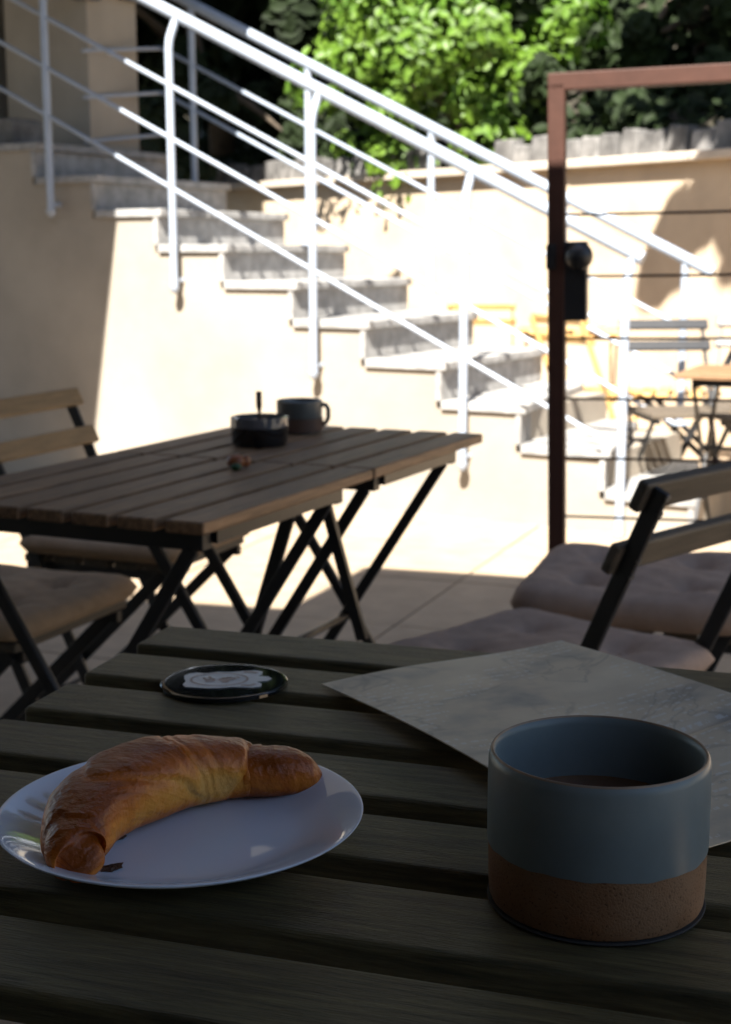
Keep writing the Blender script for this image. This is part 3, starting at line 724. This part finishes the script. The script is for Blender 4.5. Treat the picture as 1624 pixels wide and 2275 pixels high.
for i in range(NT+1):
    tq = i/NT; x, y, hw_, hh = crv(tq)
    x2, y2, _, _ = crv(min(1, tq+.004)); x1, y1, _, _ = crv(max(0, tq-.004))
    tn = V(x2-x1, y2-y1, 0).normalized(); sd = V(tn.y, -tn.x, 0)       # sd points to the camera side
    if sd.y > 0 and tq > .5: sd = -sd
    for j in range(NV):
        a = 2*PI*j/NV                                                   # 0 = side, pi/2 = top
        sa0 = math.sin(a); st = max(-.4, sa0)
        wob = .006*math.sin(3*a+1)+.004*math.sin(7*a)
        b1 = .175+.03*sa0+wob; b2 = .455-.165*st+wob; b3 = .512-.035*st+wob*.6; b4 = .618+.066*st+wob*.6
        sm = lambda x: max(0, min(1, x))**2*(3-2*max(0, min(1, x)))
        if tq < b1: f_ = .99-.16*sm(1-(b1-tq)/.07)
        elif tq < b2: f_ = .90+.10*sm((tq-b1)/.06)-.035*sm((tq-b2+.10)/.10)+.030*sm((tq-b2+.075+wob)/.006)*(1-sm((tq-b2+.045)/.03))+.022*sm((tq-b2+.135-wob)/.006)*(1-sm((tq-b2+.10)/.03))
        elif tq < b3: f_ = .965+.085*sm((tq-b2)/.014)-.03*sm((tq-b3+.03)/.03)
        elif tq < b4: f_ = .985-.02*(tq-b3)/(b4-b3)-.05*math.exp(-((tq-b3)/.004)**2)-.035*math.exp(-((tq-b3-.022)/.004)**2)-.018*math.exp(-((tq-b3-.06+wob)/.004)**2)-.10*sm((tq-b4+.03)/.03)*(.4+.6*st)
        else: f_ = .80+.20*sm((tq-b4)/.05)
        dk = math.exp(-((tq-b4)/.014)**2)*(.35+.65*max(0, sa0))
        f_ += .006*math.sin(tq*130+2*math.sin(a*2))+.010*math.sin(a*3+tq*20)+.010*math.sin(tq*43+a*5)
        if tq < b1: f_ += .05*math.sin(a*2+.8)*sm((b1-tq)/.05)
        ca, sa = math.cos(a), math.sin(a)
        ex = .82
        cx_ = math.copysign(abs(ca)**ex, ca); sz = math.copysign(abs(sa)**ex, sa)
        if sz < 0: sz *= .96
        q = V(x, y, zb+hh)+sd*(cx_*hw_*f_)+V(0, 0, sz*hh*(f_ if sz > 0 else 1))
        vs.append(tuple(q)); uvs.append((tq, j/NV))
        # bake: darker on top and at the ends, paler on the flanks and in the middle seams
        bk = .40+.46*max(0, sa)**.9-.26*max(0, 1-abs(sa+.15)*1.25)*(1 if .3 < tq < .64 else .35)
        bk += .20*sm(1-tq/.42)**.8*(1-.55*max(0, ca)*sm((tq-.16)/.1))+.20*sm((tq-b4)/.05)
        bk -= .26*math.exp(-((tq-b2)/.012)**2)+.26*math.exp(-((tq-b3-.006)/.014)**2)+.10*math.exp(-((tq-b3-.05)/.02)**2)
        bk -= .14*math.exp(-((tq-.58)/.10)**2)*max(0, 1-max(0, sa)*1.3)
        bk += .25*math.exp(-((a-1.75*PI)/.35)**2)+.5*dk+.2*math.exp(-((tq-b1)/.02)**2)  # darker along the lower near edge and in the grooves beside both end lobes
        lay = tq+.165*st if tq < b2 else tq+.035*st
        cols.append((max(0, min(1, bk)), max(0, min(1, .3+.6*lay))))
for i in range(NT):
    for j in range(NV):
        a = i*NV+j; b_ = i*NV+(j+1) % NV; fs.append((a, b_, b_+NV, a+NV))
fs.append(tuple(reversed(range(NV)))); fs.append(tuple(NT*NV+j for j in range(NV)))
O_ = V(-.1, .85, zb)
me = bpy.data.meshes.new('croissant'); me.from_pydata([(v[0]-O_.x, v[1]-O_.y, v[2]-O_.z) for v in vs], [], fs); me.update()
bm = bmesh.new(); bm.from_mesh(me); bmesh.ops.recalc_face_normals(bm, faces=bm.faces); bm.to_mesh(me); bm.free()
ca_ = me.color_attributes.new('bake', 'FLOAT_COLOR', 'POINT')
for k, c_ in enumerate(cols): ca_.data[k].color = (c_[0], c_[1], 0, 1)
ul = me.uv_layers.new()
for lp in me.loops: ul.data[lp.index].uv = uvs[lp.vertex_index]
me.materials.append(cm); me.polygons.foreach_set('use_smooth', [True]*len(me.polygons))
cro = bpy.data.objects.new('croissant', me); COL.objects.link(cro); cro.location = O_
tag(cro, 'golden brown curved croissant lying on the white plate', 'croissant')
# crumbs / leaked filling at the left tip
CRM = mat('dark_crumb', (.07, .028, .012), .5, .3, 90, .6, 200)
for k, (x, y, s_, lab) in enumerate(((-.1480, .812, .004, 'dark baked crumb in the crook of the croissant'), (-.1430, .768, .0042, 'dark flaky crumb beside the left croissant tip'))):
    mb = MB(); mb.lathe([(math.cos(-PI/2+PI*i/8), math.sin(-PI/2+PI*i/8)) for i in range(9)], (0, 0, 0), 12)
    mb.v = [(v[0]*s_*1.7*(1+rc.uniform(-.3, .3)), v[1]*s_*(1+rc.uniform(-.3, .3)), (v[2]+1)*s_*.35*(1+rc.uniform(-.3, .3))) for v in mb.v]
    o = obj('crumb', mb, CRM, None); o.location = (x, y, TOP+.0040); o.rotation_euler.z = k*.8
    tag(o, lab, 'crumb')

# ------------------------------------------------------------------ cup on its thin coaster
CUP = V(.1245, .7395, TOP)
tag(obj('coaster', MB().lathe([(0, 0), (.0565, 0), (.0582, .0006), (.0587, .0014), (.0582, .0020), (0, .0020)], (0, 0, 0), 96), mat('pale_coaster', (.05, .047, .045), .75, .1, spec=.1), None, autos=40, loc=None),
    'thin round coaster peeking out under the two tone cup', 'coaster').location = CUP+V(0, 0, .0002)
cup = thing('cup', CUP+V(0, 0, .0022), 'wide handleless cup with grey blue glaze over bare brown clay', 'cup')
def rim(zz): return .0562+.0022*min(1, zz/.02)
H_ = .0825
gl = mat('grey_blue_glaze', (.17, .205, .21), .38, .10, 14, .08, 40, spec=.4)
ZG = .0325
outer = [(0, .0), (.053, .0), (.0568, .0008), (.0576, .003), (.0581, .012), (.0584, ZG), (.0584, ZG+.003)]
clay = bpy.data.materials.new('raw_clay'); clay.use_nodes = True
t = clay.node_tree; N = t.nodes; L = t.links; b = N['Principled BSDF']; b.inputs['Roughness'].default_value = .85; b.inputs['Specular IOR Level'].default_value = .25
tc = N.new('ShaderNodeTexCoord'); n1 = N.new('ShaderNodeTexNoise'); n1.inputs['Scale'].default_value = 22; n1.inputs['Detail'].default_value = 5; L.new(tc.outputs['Object'], n1.inputs['Vector'])
cr = N.new('ShaderNodeValToRGB'); L.new(n1.outputs[0], cr.inputs[0]); cr.color_ramp.elements[0].position = .3; cr.color_ramp.elements[0].color = (.20, .088, .034, 1); cr.color_ramp.elements[1].position = .75; cr.color_ramp.elements[1].color = (.27, .16, .09, 1)
vo = N.new('ShaderNodeTexNoise'); vo.inputs['Scale'].default_value = 800; vo.inputs['Detail'].default_value = 1; L.new(tc.outputs['Object'], vo.inputs['Vector'])
lt = N.new('ShaderNodeValToRGB'); L.new(vo.outputs[0], lt.inputs[0]); lt.color_ramp.elements[0].position = .27; lt.color_ramp.elements[0].color = (.45, .42, .40, 1); lt.color_ramp.elements[1].position = .40; lt.color_ramp.elements[1].color = (1, 1, 1, 1)
mx = N.new('ShaderNodeMixRGB'); mx.blend_type = 'MULTIPLY'; mx.inputs[0].default_value = 1; L.new(cr.outputs[0], mx.inputs[1]); L.new(lt.outputs[0], mx.inputs[2]); L.new(mx.outputs[0], b.inputs['Base Color'])
bb = N.new('ShaderNodeBump'); bb.inputs['Strength'].default_value = .35; bb.inputs['Distance'].default_value = .0008; L.new(vo.outputs[0], bb.inputs['Height']); L.new(bb.outputs[0], b.inputs['Normal'])
obj('clay_base', MB().lathe(outer, CUP+V(0, 0, .0022), 128), clay, cup, autos=50)
gp = [(.0580, ZG-.0006), (.0588, ZG-.0002), (.0590, ZG+.002), (.0590, .064), (.0588, .0775), (.0580, .0815), (.0567, H_), (.0554, .0816), (.0547, .078), (.0543, .064), (.0540, .03), (.052, .014), (.046, .0065), (.03, .005), (0, .005)]
gb = MB().lathe(gp, CUP+V(0, 0, .0022), 128)
for k, v in enumerate(gb.v):
    if k < 128*3:
        a = math.atan2(v[1]-CUP.y, v[0]-CUP.x)
        gb.v[k] = (v[0], v[1], v[2]+.0005*math.sin(3*a+1)+.0003*math.sin(11*a)+.0002*math.sin(23*a+2))
obj('glazed_body', gb, gl, cup, autos=50)
obj('bare_rim', MB().lathe([(.0576, H_-.0006), (.0572, H_+.0002), (.0567, H_+.0004), (.0562, H_+.0001), (.0558, H_-.0008)], CUP+V(0, 0, .0022), 128), mat('bare_rim_clay', (.30, .21, .14), .6, .15, 60), cup, smooth=True)
obj('coffee_dregs', MB().lathe([(0, .047), (.049, .047), (.0541, .0478)], CUP+V(0, 0, .0022), 64), mat('coffee', (.16, .085, .045), .25, .2, 30), cup)
print('objects', len(bpy.data.objects))
